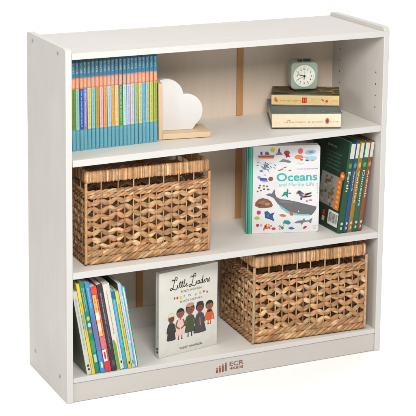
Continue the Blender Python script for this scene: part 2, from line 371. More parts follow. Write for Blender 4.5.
# five field guides leaning right in the middle bay
GB = [('green', 'Earth', (30, 80, 54), .0186, 'green hardback spine reading Earth with collaged back cover, leftmost of the leaning five'),
      ('blue', 'Space', (32, 80, 122), .0132, 'blue hardback spine reading Space leaning right between green and mustard ones'),
      ('mustard', 'Vehicles', (160, 116, 42), .0140, 'mustard yellow hardback spine reading Vehicles leaning right beside the blue one'),
      ('emerald', 'Dinosaurs', (38, 98, 70), .0176, 'emerald hardback spine reading Dinosaurs leaning right between mustard and rust ones'),
      ('rust', 'Animals', (138, 80, 52), .0140, 'rust orange hardback spine reading Animals leaning against the right side panel')]
TH = math.radians(7.85); hb = .2525
xr = .9058 - hb*math.sin(TH)          # right lower corner of the last book
pos = []
for g in reversed(GB):
    pos.append(xr); xr -= g[3]/math.cos(TH)
for g, xr in zip(GB, reversed(pos)):
    cn, word, c, t, lab = g; rng = random.Random(word)
    mt = Matrix.Translation((xr, .028+rng.uniform(-.001, .001), Z3+.0004)) @ Matrix.Rotation(TH, 4, 'Y') @ Matrix.Translation((-t+.0002, 0, 0))
    r = thing('field_guide', lab, 'book', 'five hardback field guides leaning right', mt)
    tt = t-.0003; book_body(r, tt, hb, .195, rgb(*c), left=rgb(34, 62, 46) if word == 'Earth' else None, board_t=.0022, round_spine=.0014)
    A = spine_art(); A.n = 2
    A.rect(tt*.22, .2080, tt-.0012, .2490, rgb(214, 218, 208), 1); A.ell(tt*.5, .188, tt*.30, .0075, rgb(min(c[0]+60, 255), min(c[1]+60, 255), min(c[2]+30, 255)), 2)
    ln = .0112*len(word); A.text(word, tt*.32, .172-ln, tt*.42, ln, rgb(214, 214, 204), 2, bold=.015, vert=True)
    A.ell(tt*.5, .026, tt*.22, .004, rgb(200, 210, 196), 2); A.poly([(tt*.32, .008), (tt*.7, .0105), (tt*.62, .0165), (tt*.36, .0175)], rgb(196, 202, 190), 2)
    A.build('spine_print', r)
    if word == 'Earth':   # back cover facing left: blurb, picture collage, barcode
        B = Art(lambda a, b, d: (-.0000-d, a, b))
        B.rect(.040, .060, .125, .148, rgb(150, 150, 142), 1); B.rect(.013, .058, .040, .148, rgb(216, 128, 60), 1)
        for k in range(26):
            a, b = rng.uniform(.044, .118), rng.uniform(.065, .142)
            B.ell(a, b, rng.uniform(.003, .007), rng.uniform(.003, .006), rgb(*rng.choice([(120, 92, 60), (96, 104, 92), (190, 170, 140), (150, 110, 64), (80, 84, 80)])), 2)
        for k in range(6): B.ell(.026, .066+k*.014, .007, .004, rgb(240, 176, 104), 2)
        B.ell(.016, .155, .012, .012, rgb(226, 120, 66), 3); B.ell(.016, .155, .007, .004, rgb(244, 214, 190), 4)
        B.rect(.008, .012, .062, .052, rgb(228, 228, 222), 1)
        q = .012
        while q < .056:
            w = rng.uniform(.0006, .0022); B.rect(q, .020, q+w, .046, rgb(40, 42, 44), 2); q += w+rng.uniform(.0008, .002)
        B.rect(.078, .030, .092, .044, rgb(196, 60, 50), 1); B.rect(.078, .014, .092, .027, rgb(214, 196, 150), 1)
        B.place = lambda a, b, d: (-d, .160-a, b)   # print reads from the viewer's left to right
        B.marks(.045, .222, .092, .231, rgb(196, 204, 196), rng, 1, vert=False)
        for k in range(5): B.marks(.034+rng.uniform(0, .02), .206-k*.0105, .134-rng.uniform(0, .02), .2105-k*.0105, rgb(122, 140, 126), rng, 1, vert=False)
        B.build('cover_print', r)

# eleven picture books leaning left in the bottom bay
LB = [((206, 212, 200), .0132, .229, 'pale sage picture book leaning against the left side panel', (112, 122, 100), (150, 156, 150)),
      ((232, 208, 62), .0092, .249, 'yellow spined picture book leaning right beside the pale sage one', None, (90, 140, 120)),
      ((40, 136, 108), .0136, .2535, 'teal green picture book with coloured dots on its leaning spine', None, (226, 236, 226)),
      ((62, 146, 210), .0124, .250, 'blue picture book leaning between teal green and red spines', None, (196, 60, 110)),
      ((206, 64, 70), .0172, .236, 'red and cream picture book with a yellow patch leaning beside black spine', None, (250, 236, 210)),
      ((54, 48, 54), .0158, .240, 'black picture book with white lettering leaning beside the red one', (112, 34, 46), (222, 222, 224)),
      ((226, 222, 208), .0192, .238, 'off-white picture book with green foot to its spine, leaning right of black one', None, (110, 110, 104)),
      ((54, 172, 212), .0102, .221, 'turquoise blue picture book leaning between off-white and yellow-green ones', None, (200, 228, 236)),
      ((214, 208, 96), .0104, .215, 'yellow-green picture book leaning right of the turquoise one', None, (120, 120, 70)),
      ((178, 206, 226), .0092, .236, 'tall pale blue picture book with brown cover leaning over shorter ones', (74, 66, 34), (70, 110, 150)),
      ((120, 192, 204), .0094, .224, 'white and aqua picture book, rightmost of the leaning books', None, (60, 130, 110))]
xl = .0577
for i, (c, t, h, lab, lc, tc) in enumerate(LB):
    th = math.radians(10.1); rng = random.Random(300+i)
    dep = .21 if i != 9 else .225
    mt = Matrix.Translation((xl, .0075+rng.uniform(-.0012, .002), Z4+.0005)) @ Matrix.Rotation(-th, 4, 'Y')
    r = thing('story_book', lab, 'book', 'picture books leaning left in the bottom bay', mt)
    t2 = t-.0003; book_body(r, t2, h, dep, rgb(*c), left=rgb(*lc) if lc else None, board_t=.0015, round_spine=.0012, page=rgb(232, 226, 210))
    A = spine_art(); a0, a1 = t2*.3, t2*.72
    if i == 0:
        A.marks(a0, .07, a1, .21, rgb(*tc), rng, 2); A.rect(t2*.3, .022, t2*.7, .028, rgb(60, 64, 60)); A.rect(t2*.34, .012, t2*.7, .018, rgb(60, 64, 60))
    elif i == 1:
        A.marks(a0, .10, a1, .20, rgb(*tc), rng, 2); A.rect(.0008, .125, t2-.0008, .165, rgb(150, 190, 150), 1); A.marks(a0, .01, a1, .05, rgb(196, 130, 60), rng, 2)
    elif i == 2:
        A.marks(t2*.50, .172, t2*.76, .236, rgb(*tc), rng, 2, word=4); A.marks(t2*.20, .172, t2*.44, .236, rgb(*tc), rng, 2, word=5)
        for z, q in ((.152, (190, 214, 90)), (.134, (200, 220, 230)), (.116, (236, 120, 60))): A.ell(t2/2, z, t2*.32, .006, rgb(*q), 2)
        A.rect(.001, .058, t2-.001, .092, rgb(70, 156, 110), 1); A.rect(t2*.22, .030, t2*.78, .052, rgb(190, 214, 200), 1)
    elif i == 3:
        A.rect(.001, .06, t2-.001, .16, rgb(92, 126, 190), 1); A.marks(a0, .065, a1, .155, rgb(*tc), rng, 2); A.marks(a0, .18, a1, .235, rgb(210, 232, 244), rng, 2); A.rect(t2*.3, .014, t2*.7, .03, rgb(220, 226, 200), 1)
    elif i == 4:
        A.rect(.0012, .10, t2*.62, .214, rgb(240, 200, 96), 1); A.rect(.0012, .145, t2*.66, .165, rgb(250, 240, 220), 2); A.ell(t2*.35, .125, t2*.24, .012, rgb(248, 232, 200), 2)
        A.marks(t2*.2, .168, t2*.5, .205, rgb(150, 70, 50), rng, 3); A.rect(.0012, .030, t2*.68, .062, rgb(246, 238, 232), 1); A.rect(t2*.25, .036, t2*.5, .056, rgb(206, 50, 56), 2)
        A.rect(.0012, .064, t2*.7, .098, rgb(222, 120, 132), 1); A.marks(t2*.72, .06, t2*.92, .20, rgb(246, 214, 200), rng, 2); A.rect(.0012, .217, t2*.9, .233, rgb(236, 84, 50), 1)
    elif i == 5:
        A.marks(t2*.34, .130, t2*.62, .218, rgb(206, 206, 210), rng, 2); A.marks(t2*.36, .060, t2*.60, .124, rgb(170, 168, 176), rng, 2); A.marks(t2*.66, .09, t2*.82, .20, rgb(140, 136, 146), rng, 2); A.ell(t2/2, .022, t2*.28, .009, rgb(86, 82, 88), 1)
    elif i == 6:
        A.poly([(.0008, .002), (t2*.46, .002), (t2*.46, .070), (t2*.3, .082), (.0008, .086)], rgb(112, 166, 52), 1); A.marks(t2*.34, .10, t2*.54, .22, rgb(*tc), rng, 2)
        A.rect(t2*.62, .016, t2*.84, .023, rgb(60, 60, 60)); A.marks(t2*.62, .03, t2*.8, .09, rgb(150, 150, 140), rng, 2)
    elif i == 7:
        A.marks(a0, .06, a1, .19, rgb(*tc), rng, 2); A.rect(t2*.2, .008, t2*.8, .02, rgb(120, 150, 90), 1); A.rect(.0008, .195, t2-.0008, .216, rgb(30, 110, 150), 1)
    elif i == 8:
        A.marks(a0, .05, a1, .18, rgb(*tc), rng, 2); A.rect(t2*.3, .012, t2*.7, .019, rgb(50, 50, 40)); A.rect(.0008, .0, t2-.0008, .010, rgb(236, 190, 60), 1)
    elif i == 9:
        A.rect(.0006, .07, t2-.0006, .20, rgb(206, 222, 236), 1); A.marks(a0, .075, a1, .195, rgb(*tc), rng, 2); A.rect(t2*.3, .012, t2*.72, .022, rgb(110, 140, 150))
    else:
        A.rect(t2*.36, .002, t2*.66, h-.002, rgb(232, 238, 236), 1); A.rect(t2*.72, .002, t2-.0006, h*.7, rgb(56, 134, 100), 1); A.marks(t2*.4, .05, t2*.62, .17, rgb(*tc), rng, 2)
    A.build('spine_print', r)
    xl += (t)/math.cos(th)

# ------------------------------------------------------------------ the two books standing face-out
def face_book(root, w, h, th, cov, spine_c, rc=.004, page=rgb(226, 220, 206)):
    """local: cover faces -y, x 0..w, z 0..h, thickness into +y"""
    def outline(w0, w1, h0, h1, r):
        pts = [(w0, h0)]
        pts += [(w1-r+r*math.sin(a), h0+r-r*math.cos(a)) for a in (math.pi/2*k/6 for k in range(7))]
        pts += [(w1-r+r*math.cos(a), h1-r+r*math.sin(a)) for a in (math.pi/2*k/6 for k in range(7))]
        return pts+[(w0, h1)]
    m_ = MB(); pl = lambda a, b, t: (a, t, b)
    m_.prism(outline(0, w, 0, h, rc), pl, 0, .0026, cov); m_.prism(outline(0, w, 0, h, rc), pl, th-.0026, th, cov)
    m_.box(0, .0026, .0027, th-.0027, 0, h, spine_c)
    m_.build('cover', MAT['cover'], root, bevel=.0006)
    p = MB(); p.prism(outline(.0028, w-.003, .003, h-.003, rc), pl, .0028, th-.0028, page); p.build('pages', MAT['paper'], root)

yaw = math.atan2(.0675-.1259, .7572-.5645); WO, HO = .2013, .2445
ob = thing('sea_life_book', 'white board book titled Oceans with a grey whale and teal spine strip', 'book', None,
           Matrix.Translation((.5645, .1259, Z3+.0004)) @ Matrix.Rotation(yaw, 4, 'Z'))
face_book(ob, WO, HO, .024, rgb(232, 233, 234), rgb(60, 168, 144), .008)
A = Art(lambda a, b, d: (a, -d-.0001, b)); A.n = 2
def g(x, y):      # layout grid of the cover drawing -> metres on the cover
    gx = x-(249.3-(y-149)*.0388); f = gx/72.; ty = 149-5.2*f; by = 234.1-2.4*f
    return (gx/72.*WO, HO*(1-(y-ty)/(by-ty)))
k_ = WO/72.
def P(pts, col, l=2): A.poly([g(*p) for p in pts], rgb(*col), l)
def E(x, y, rx, ry, col, l=2, rot=0): a, b = g(x, y); A.ell(a, b, rx*k_, ry*k_, rgb(*col), l, rot)
A.rect(0.0003, .0004, .0165, HO-.0004, rgb(66, 158, 138), 1); A.rect(.0022, .0004, .0046, HO-.0004, rgb(30, 104, 92), 2); A.rect(.0100, .0004, .0140, HO-.0004, rgb(98, 188, 166), 2)
ro = random.Random(5)
TEAL = (70, 184, 180)
a, b = g(277.6, 182.0); A.text('Oceans', a-.5*k_, b, 40.5*k_, 8.4*k_, rgb(*TEAL), 2, bold=.022)
a, b = g(279.3, 186.9); A.text('and Marine Life', a, b, 35*k_, 3.4*k_, rgb(118, 202, 192), 2)
a, b = g(297.5, 169.6); A.marks(a, b, a+21*k_, b+1.5*k_, rgb(112, 100, 138), ro, 2, vert=False)
# boat, sun, buoy
P([(259, 157.3), (276, 156.3), (274.5, 159.6), (261, 160.2)], (176, 70, 48)); P([(262, 156.6), (264, 156.5), (264, 153.5), (262, 153.5)], (96, 84, 120)); P([(266.5, 156.4), (271, 156.1), (269.5, 153.0), (267, 153.2)], (110, 106, 104)); P([(259.4, 159), (275, 158.4), (274.6, 159.4), (261, 160.2)], (226, 160, 120), 3)
E(274, 151, 2.3, 2.3, (216, 206, 64)); P([(276.5, 156), (284, 155.3), (280.5, 151.6)], (120, 120, 122)); E(280.5, 151.4, 1.0, 2.4, (196, 50, 70))
E(288, 153.4, 2.9, 2.4, (190, 44, 84)); P([(286, 155), (290, 155), (291.6, 157.6), (289, 157), (287.6, 158.4), (287, 156.8)], (150, 40, 72)); P([(280, 162.5), (284, 159.6), (289, 160.2), (292.5, 162), (290, 163.5), (286, 162.4)], (126, 132, 140))
E(301.5, 151, 2.6, 2.8, (232, 110, 110)); E(299.8, 157, 4.2, 2.2, (236, 136, 92)); E(302.5, 159.6, 1.6, .9, (200, 90, 90)); P([(303, 156.6), (309, 156.2), (309, 157), (303, 157.8)], (240, 180, 140))
E(311.5, 151.6, 5.5, 2.4, (160, 196, 212), 2, .1); E(312, 151.4, 2.2, 1.1, (110, 150, 180), 3); E(312, 158, 6, 2.6, (176, 208, 220), 2, .1); E(308, 160, 1.8, .9, (84, 92, 160), 3); E(313.5, 159.8, 1.6, .8, (228, 150, 90), 3); E(301, 163.4, 4, 1.2, (206, 226, 226))
# shoal
E(259.5, 161.5, 1.8, 3.2, (208, 224, 232), 1, .6)
for k in range(46):
    x, y = ro.gauss(267, 4.2), ro.gauss(168.6, 2.6)
    E(x, y, 1.5, .42, ro.choice([(126, 146, 176), (164, 184, 204), (96, 116, 150), (190, 206, 216)]), 2, ro.uniform(-1.1, -.1))
for x, y in ((280.5, 170.8), (283, 169.6), (290.8, 170.6), (286, 167.8)): E(x, y, 1.7, .6, (150, 120, 84), 2, .2)
# diver
P([(260.6, 178.6), (268, 179.2), (268.4, 181.4), (261, 181.6)], (74, 74, 168)); E(271.6, 179.6, 2.4, 2.2, (146, 84, 60)); E(260, 178.4, 1.6, 1.6, (150, 160, 190)); E(266, 182.4, 3.4, .6, (150, 170, 200))
for x, y in ((260.8, 186.4), (264.6, 186.7), (267.8, 187), (260, 188.6), (264.8, 189.8), (268.8, 190), (261.6, 191.2), (258.4, 192.2)): E(x, y, .9+ro.uniform(0, .5), .9, ro.choice([(140, 92, 66), (84, 76, 70), (176, 130, 90)]))
# turtle, bird
E(286.4, 193.6, 2.6, 1.9, (34, 150, 128)); P([(284, 194), (281.6, 196.4), (283.4, 196.6), (285.6, 195)], (34, 150, 128)); P([(287, 192.4), (287.6, 188.6), (289, 190), (288.4, 193)], (34, 150, 128)); E(290.4, 193.4, 1.3, .8, (34, 150, 128)); P([(286, 195), (287.6, 197.6), (288.6, 196.4), (287.6, 194.6)], (28, 130, 110))
P([(298, 191.6), (302, 191.4), (306, 194.4), (305, 197.4), (302, 197.6), (299.4, 195)], (94, 96, 176)); E(299.6, 192, 2., 1.7, (70, 70, 84), 3); E(297.4, 193.2, 1.2, 1.1, (236, 140, 60), 3); P([(303, 194), (311.6, 191.8), (312, 192.8), (305, 196)], (40, 40, 50), 3); P([(304, 196), (312, 194.8), (311.6, 196), (305, 197.4)], (56, 52, 60), 3); P([(302, 194.2), (305, 193.2), (306, 195), (303.4, 195.8)], (226, 170, 60), 4); P([(300.4, 197.4), (302.6, 197.4), (302.4, 199.8), (300.6, 199.6)], (110, 60, 60), 3)
E(307, 200.8, 1.2, .7, (110, 130, 130)); E(310.6, 199.8, 1.9, .9, (226, 120, 150))
# rock dome, whale
P([(255.4, 206.4), (256, 203), (259, 200), (263, 198.6), (268, 199.4), (271.6, 202), (273.2, 205.4), (272, 207.4), (266, 208.4), (259.5, 208.4)], (134, 92, 64)); E(262.5, 203, 3.6, 1.9, (160, 116, 84), 3, .3); E(267.6, 204.4, 2.6, 1.5, (186, 142, 108), 3); E(260, 205.4, 2, 1, (108, 70, 50), 3)
P([(266, 195.6), (269, 194), (272.4, 194), (274.4, 190.6), (275.8, 189.8), (275.4, 193.8), (277, 197.4), (281, 199.4), (288, 200), (297, 201.6), (306, 203.8), (316.6, 206.2), (316, 209), (313.5, 212.6), (311, 215.2), (303, 215.4), (294, 215.2), (287, 213), (281.4, 208.6), (277, 202.6), (274, 198.4), (270.5, 196.6)], (112, 110, 114), 2)
P([(277.2, 203.2), (281.4, 208.6), (287, 213), (294, 215.2), (303, 215.4), (311, 215.2), (309, 214), (298, 213.6), (289, 211.4), (282.5, 207)], (128, 196, 204), 3)
P([(290, 211.6), (293.6, 212.2), (292.4, 215.8), (289.6, 215.2)], (170, 116, 84), 4); E(298.6, 211.2, .7, .7, (226, 226, 226), 4); P([(279, 200.6), (288, 201.4), (297, 203.2), (289, 203), (281, 202.2)], (134, 128, 132), 3)
# bottom row
E(259, 213, 2.1, 2.1, (196, 60, 104)); E(257.2, 218.4, 2.7, 1.7, (176, 196, 60)); P([(264.6, 212), (268, 211.4), (270.4, 214), (275, 212.6), (272.8, 216), (274.4, 221.6), (270, 219.6), (265.2, 218.2)], (56, 88, 138)); P([(267.4, 213.6), (269.8, 215), (268.6, 218), (266.6, 216)], (84, 116, 160), 3)
for k in range(22): E(267.4+ro.gauss(0, 2.0), 227+ro.gauss(0, 1.7), .9, .8, ro.choice([(232, 112, 78), (238, 160, 120), (214, 84, 60)]), 2+k % 2)
E(257.6, 225.6, 1.6, 1.5, (196, 60, 72)); E(261, 225.4, .7, 1.6, (150, 180, 150)); E(273.4, 228.8, 2.1, 1.4, (210, 66, 76)); 
for k in range(12): E(281+ro.gauss(0, 1.6), 227.6+ro.gauss(0, 1.5), .55, 1.2, (146, 166, 150), 2, ro.uniform(-.6, .6))
P([(279, 214.8), (283, 214), (287, 216), (284, 217.2), (280.4, 216.4)], (200, 130, 70)); P([(284, 220.4), (288.4, 220.4), (291, 223), (288, 224.8), (284.8, 223.6), (282.4, 223.8)], (30, 150, 150)); P([(287.6, 228.2), (291, 226.6), (294.6, 228.6), (291, 229.8)], (96, 92, 170)); E(304.6, 227.4, 2.1, 1.1, (176, 60, 84), 2, .5)
P([(294, 222.6), (298, 220.6), (302.4, 220.2), (304, 217.6), (305, 220.4), (308.4, 220.2), (312.6, 217.4), (311.4, 220.4), (311, 223.4), (308, 221.4), (303, 222.6), (301.4, 225), (300.2, 223), (296, 223.4)], (112, 128, 130))
for k in range(6): a, b = g(317.2, 183+k*1.9); A.rect(a, b, a+.0022, b+.0026, rgb(232, 150, 170) if k else rgb(200, 50, 80), 2)
a, b = g(311.6, 226.4); A.marks(a, b, a+6*k_, b+1.*k_, rgb(150, 160, 160), ro, 2, vert=False); E(314, 228, 1.5, .7, (196, 206, 204))
A.build('cover_print', ob)

yaw = math.atan2(.0709-.0377, .4535-.2694); WL, HL = .1871, .2312
lb = thing('biography_book', 'cream picture book titled Little Leaders with five drawn women on its cover', 'book', None,
           Matrix.Translation((.2694, .0377, Z4+.0004)) @ Matrix.Rotation(yaw, 4, 'Z'))
face_book(lb, WL, HL, .017, rgb(226, 225, 216), rgb(206, 204, 192), .0015)
A = Art(lambda a, b, d: (a, -d-.0001, b)); A.n = 2
INK = rgb(44, 42, 42); rl = random.Random(9)
LET = dict(
  L=([[(1.7, 2.2), (2.1, 2.9), (1.75, 3.35), (1.3, 2.8), (1.05, 1.5), (.7, .3), (.15, -.35), (-.25, 0), (.2, .35), (.9, -.05), (1.6, -.35), (2.1, .1)], [(.35, 2.1), (.5, 2.7), (1.0, 2.5), (1.7, 2.6)]], 2.0),
  i=([[(0, .15), (.3, 1.0), (.25, .2), (.5, 0), (.75, .3)], [(.36, 1.45), (.4, 1.55)]], .72),
  t=([[(0, .15), (.42, 1.9), (.3, .3), (.5, 0), (.8, .3)], [(0, 1.3), (.75, 1.45)]], .72),
  l=([[(0, .2), (.5, 1.5), (.5, 2.15), (.25, 1.7), (.2, .4), (.45, 0), (.75, .3)]], .72),
  e=([[(0, .35), (.5, .6), (.45, .98), (.18, .8), (.15, .3), (.42, 0), (.8, .3)]], .76),
  a=([[(.62, .85), (.3, 1), (.05, .5), (.2, .03), (.5, .3), (.64, .95), (.6, .2), (.78, 0), (1, .3)]], .96),
  d=([[(.62, .85), (.3, 1), (.05, .5), (.2, .03), (.5, .3), (.82, 2.3), (.66, .3), (.8, 0), (1.05, .3)]], 1.0),
  r=([[(0, .15), (.22, 1.0), (.3, .95), (.52, .9), (.5, .3), (.65, 0), (.9, .3)]], .85),
  s=([[(0, .2), (.36, 1.05), (.52, .45), (.36, 0), (.05, .12)]], .6))
def script(word, a, b, w, h, thick):
    tot = sum(LET[c][1] for c in word); sx = w/tot; x = a
    for ch in word:
        st, adv = LET[ch]
        for s_ in st: A.line([(x+p[0]*sx, b+p[1]*h) for p in s_], thick if ch != 'L' else thick*1.15, INK, 2)
        x += adv*sx
script('Little', .036, HL*(1-.212), .054, .0094, .0019)
script('Leaders', .096, HL*(1-.212), .066, .0094, .0019)
A.text('BOLD WOMEN', .068, HL*(1-.275), .066, .0058, rgb(90, 88, 84), 2)
A.text('IN', .092, HL*(1-.336), .0080, .0055, rgb(90, 88, 84), 2)
A.text('BLACK HISTORY', .066, HL*(1-.392), .072, .0052, rgb(90, 88, 84), 2)
for a, q, w in ((.048, (110, 110, 90), .0028), (.057, (214, 50, 92), .0034), (.068, (214, 206, 80), .004), (.079, (140, 180, 150), .0024), (.116, (130, 170, 190), .0026), (.130, (230, 190, 80), .0036), (.142, (214, 70, 80), .0030), (.153, (110, 110, 110), .0026)):
    A.ell(a, HL*(1-.325)+rl.uniform(-.002, .002), w, w*1.1, rgb(*q), 2); A.line([(a-.001, HL*(1-.339)), (a, HL*(1-.325))], .0008, rgb(120, 140, 90), 1)
A.text('VASHTI HARRISON', .064, .0115, .074, .0058, rgb(70, 68, 66), 2, bold=.01)
def figure(a, zb, zh, hr, dress, skin, hair, half, arms, legs, top=None):
    """simple drawn figure: head centre height zh, feet zb, skirt half-width"""
    S = rgb(*skin); sh = zh-hr*1.15
    if legs:
        for s_ in (-1, 1): A.rect(a+s_*half*.34-.0016, zb, a+s_*half*.34+.0016, zb+.016, S if legs == 1 else rgb(*legs), 1); A.ell(a+s_*half*.36, zb+.001, .0028, .0014, rgb(40, 34, 34), 2)
        hem = zb+.013
    else: hem = zb
    A.poly([(a-half, hem), (a-half*.45, hem-.002), (a+half*.45, hem-.002), (a+half, hem), (a+hr*.75, sh-.006), (a+hr*.55, sh+.001), (a-hr*.55, sh+.001), (a-hr*.75, sh-.006)], rgb(*dress), 3)
    for s_ in (-1, 1): A.line([(a+s_*hr*.7, sh-.003), (a+s_*hr*1.15, sh-.018), (a+s_*hr*(.2 if arms else 1.2), sh-.028)], .0042, rgb(*dress) if not arms else S, 4)
    A.rect(a-.002, sh-.003, a+.002, zh, S, 4)
    A.ell(a, zh+hr*.18, hr*1.1, hr*1.1, rgb(*hair), 4); A.ell(a, zh-hr*.05, hr*.93, hr*.98, S, 5)
    A.poly([(a-hr*.95, zh+hr*.25), (a-hr*.6, zh+hr*.42), (a+hr*.6, zh+hr*.5), (a+hr*.95, zh+hr*.25), (a+hr*.7, zh+hr*1.0), (a, zh+hr*1.22), (a-hr*.7, zh+hr*1.0)], rgb(*hair), 6)
    for s_ in (-1, 1): A.ell(a+s_*hr*.36, zh-hr*.05, hr*.08, hr*.1, rgb(30, 24, 22), 6)
    A.line([(a-hr*.22, zh-hr*.42), (a, zh-hr*.5), (a+hr*.22, zh-hr*.42)], .0008, rgb(90, 36, 32), 6)
    if top: A.ell(a, zh+hr*1.0, hr*.9, hr*.42, rgb(*top), 7)
figure(.038, .043, .1020, .0105, (56, 56, 54), (112, 66, 54), (226, 208, 176), .0145, 0, 0, (232, 216, 184))
figure(.067, .040, .1105, .0118, (234, 204, 194), (150, 86, 66), (42, 34, 34), .0150, 1, 1)
figure(.098, .042, .1160, .0132, (74, 84, 54), (140, 82, 64), (66, 44, 38), .0170, 0, (44, 40, 40), (196, 150, 120))
figure(.130, .047, .1155, .0122, (80, 72, 86), (124, 72, 58), (52, 38, 36), .0210, 0, 0, (60, 44, 42))
figure(.161, .063, .1150, .0118, (224, 96, 50), (158, 92, 68), (40, 34, 34), .0110, 0, (224, 96, 50))
A.ell(.161, .1005, .0085, .0036, rgb(48, 44, 44), 5); A.line([(.130, .088), (.131, .066)], .0024, rgb(196, 176, 90), 5)
A.build('cover_print', lb)
A = Art(lambda a, b, d: (-d-.0001, a, b)); A.n = 1
A.rect(.005, .012, .012, .018, INK); A.rect(.005, .021, .012, .027, INK); A.marks(.006, .05, .0105, .21, rgb(170, 166, 156), rl, 1); A.build('spine_print', lb)

# ------------------------------------------------------------------ cloud bookend
p0 = Vector((.2906, .1016)); yaw = math.atan2(.0752-.1016, .4301-.2906)
be = thing('bookend', 'white cloud bookend with pale wooden base propping the blue-banded books', 'bookend', None,
           Matrix.Translation((.2918, .1005, z2(.36)+.0004-.0004)) @ Matrix.Translation((0, 0, .0008)) @ TILT @ Matrix.Rotation(yaw, 4, 'Z'))
m_ = MB(); m_.box(.0120, .1405, 0, .088, 0, .0145); m_.build('base_plank', MAT['pale_wood'], be, bevel=.0012)
m_ = MB(); m_.box(.0006, .0118, 0, .088, 0, .150); m_.build('upright_plank', MAT['pale_wood_z'], be, bevel=.0012)
pts = [(.0120, .0147), (.101, .0147), (.107, .0225)]
c2, r2_ = (.0825, .065), .0462; c1, r1_ = (.029, .1055), .0475
a0 = math.atan2(.0225-c2[1], .107-c2[0])
# meeting point of the two lobes
best = min(((math.hypot(c1[0]+r1_*math.cos(t)-c2[0], c1[1]+r1_*math.sin(t)-c2[1])-r2_)**2, t) for t in (k*.002 for k in range(-200, 700)))[1]
vx, vy = c1[0]+r1_*math.cos(best), c1[1]+r1_*math.sin(best); a1 = math.atan2(vy-c2[1], vx-c2[0])
pts += [(c2[0]+r2_*math.cos(a0+(a1-a0)*k/30), c2[1]+r2_*math.sin(a0+(a1-a0)*k/30)) for k in range(1, 31)]
te = math.pi-math.acos(min(1, (c1[0]-.0120)/r1_))
pts += [(c1[0]+r1_*math.cos(best+(te-best)*k/22), c1[1]+r1_*math.sin(best+(te-best)*k/22)) for k in range(1, 23)]
m_ = MB(); m_.prism(pts, lambda a, b, t: (a, t, b), .036, .056, rgb(230, 230, 227)); m_.build('cloud_panel', MAT['paint'], be, bevel=.0015, seg=3)

# ------------------------------------------------------------------ two storybooks lying flat and a clock
def flat_book(name, label, x, y, yaw, ln, h, d, z, cov, spine_c, page, over):
    r = thing(name, label, 'book', None, Matrix.Translation((x, y, z)) @ TILT @ Matrix.Rotation(yaw, 4, 'Z'))
    m_ = MB(); bt = .0028
    m_.box(-over, ln+over, -over, d, h-bt, h, cov); m_.box(-over*.3, ln+over*.3, -over*.3, d, 0, bt, cov)
    m_.box(0, ln, 0, .0026, bt+.0001, h-bt-.0001, spine_c)
    m_.build('cover', MAT['cover'], r, bevel=.0007)
    p = MB(); p.box(.003, ln-.003, .0028, d-.003, bt+.0001, h-bt-.0001, page); p.build('pages', MAT['paper'], r)
    return r
cx, cy = .6170, .0868
r = flat_book('lower_storybook', 'thick cream spined book with blue cover lying at the bottom under the clock', cx, cy, math.radians(-23.6), .1855, .0425, .178, z2(.70)+.0022-.0008,
              rgb(84, 110, 122), rgb(238, 222, 190), rgb(224, 212, 186), .0022)
A = Art(lambda a, b, d: (a, -d-.0001, b)); A.n = 1; rq = random.Random(4)
A.rect(.0003, .0002, .1852, .0396, rgb(240, 224, 194), 0)
A.marks(.034, .0145, .056, .0192, rgb(160, 142, 128), rq, 2, vert=False, word=5); A.marks(.058, .0150, .092, .0195, rgb(150, 132, 120), rq, 2, vert=False); A.marks(.097, .015, .138, .0195, rgb(140, 118, 108), rq, 2, vert=False)
A.ell(.149, .0195, .0058, .0085, rgb(196, 120, 112), 2); A.ell(.149, .0195, .0032, .0055, rgb(150, 62, 60), 3); A.marks(.157, .0150, .180, .0192, rgb(158, 138, 126), rq, 2, vert=False)
A.line([(.040, .0185), (.046, .0225), (.050, .0175)], .0012, rgb(132, 116, 106), 2); A.build('spine_print', r)
A = Art(lambda a, b, d: (a, b, .0425+.0001+d)); A.n = 1
for k in range(9): A.ell(.125+rq.uniform(0, .055), .003+rq.uniform(0, .008), .004, .0016, rgb(*rq.choice([(196, 180, 140), (120, 140, 110), (150, 110, 90)])), 1+k % 2)
A.build('cover_print', r)
UX, UY, UYAW = .6568, .1665, math.radians(-29.5); UZ = z2(.74)+.0022-.0008+.0425+.0008
ub = flat_book('upper_storybook', 'yellowed book with olive cover lying on the blue book, carrying the clock', UX, UY, UYAW, .1845, .0318, .106, UZ,
               rgb(92, 84, 52), rgb(238, 214, 160), rgb(230, 214, 176), .0006)
A = Art(lambda a, b, d: (a, -d-.0001, b)); A.n = 1
A.rect(.0003, .0002, .1842, .0302, rgb(238, 208, 148), 0)
A.ell(.011, .017, .0034, .0060, rgb(214, 120, 84), 1); A.ell(.014, .013, .003, .004, rgb(150, 140, 90), 2)
A.marks(.024, .0115, .0500, .0170, rgb(164, 130, 86), rq, 1, vert=False, word=5); A.marks(.055, .0115, .0800, .0170, rgb(164, 130, 86), rq, 1, vert=False, word=4)
A.rect(.0835, .0075, .0960, .0230, rgb(192, 62, 44), 1); A.rect(.0875, .010, .0885, .0205, rgb(236, 190, 150), 2); A.rect(.0918, .010, .0926, .0205, rgb(236, 190, 150), 2)
A.marks(.108, .018, .125, .0215, rgb(170, 138, 92), rq, 1, vert=False); A.marks(.104, .010, .130, .0125, rgb(196, 168, 120), rq, 1, vert=False)
A.poly([(.134, .021), (.140, .018), (.145, .012), (.139, .0145)], rgb(120, 92, 62), 1); A.ell(.1505, .0135, .0034, .0042, rgb(206, 92, 72), 1); A.marks(.164, .0135, .180, .0175, rgb(150, 120, 80), rq, 1, vert=False)
A.build('spine_print', ub)
A = Art(lambda a, b, d: (a, b, .0318+.0001+d)); A.n = 1
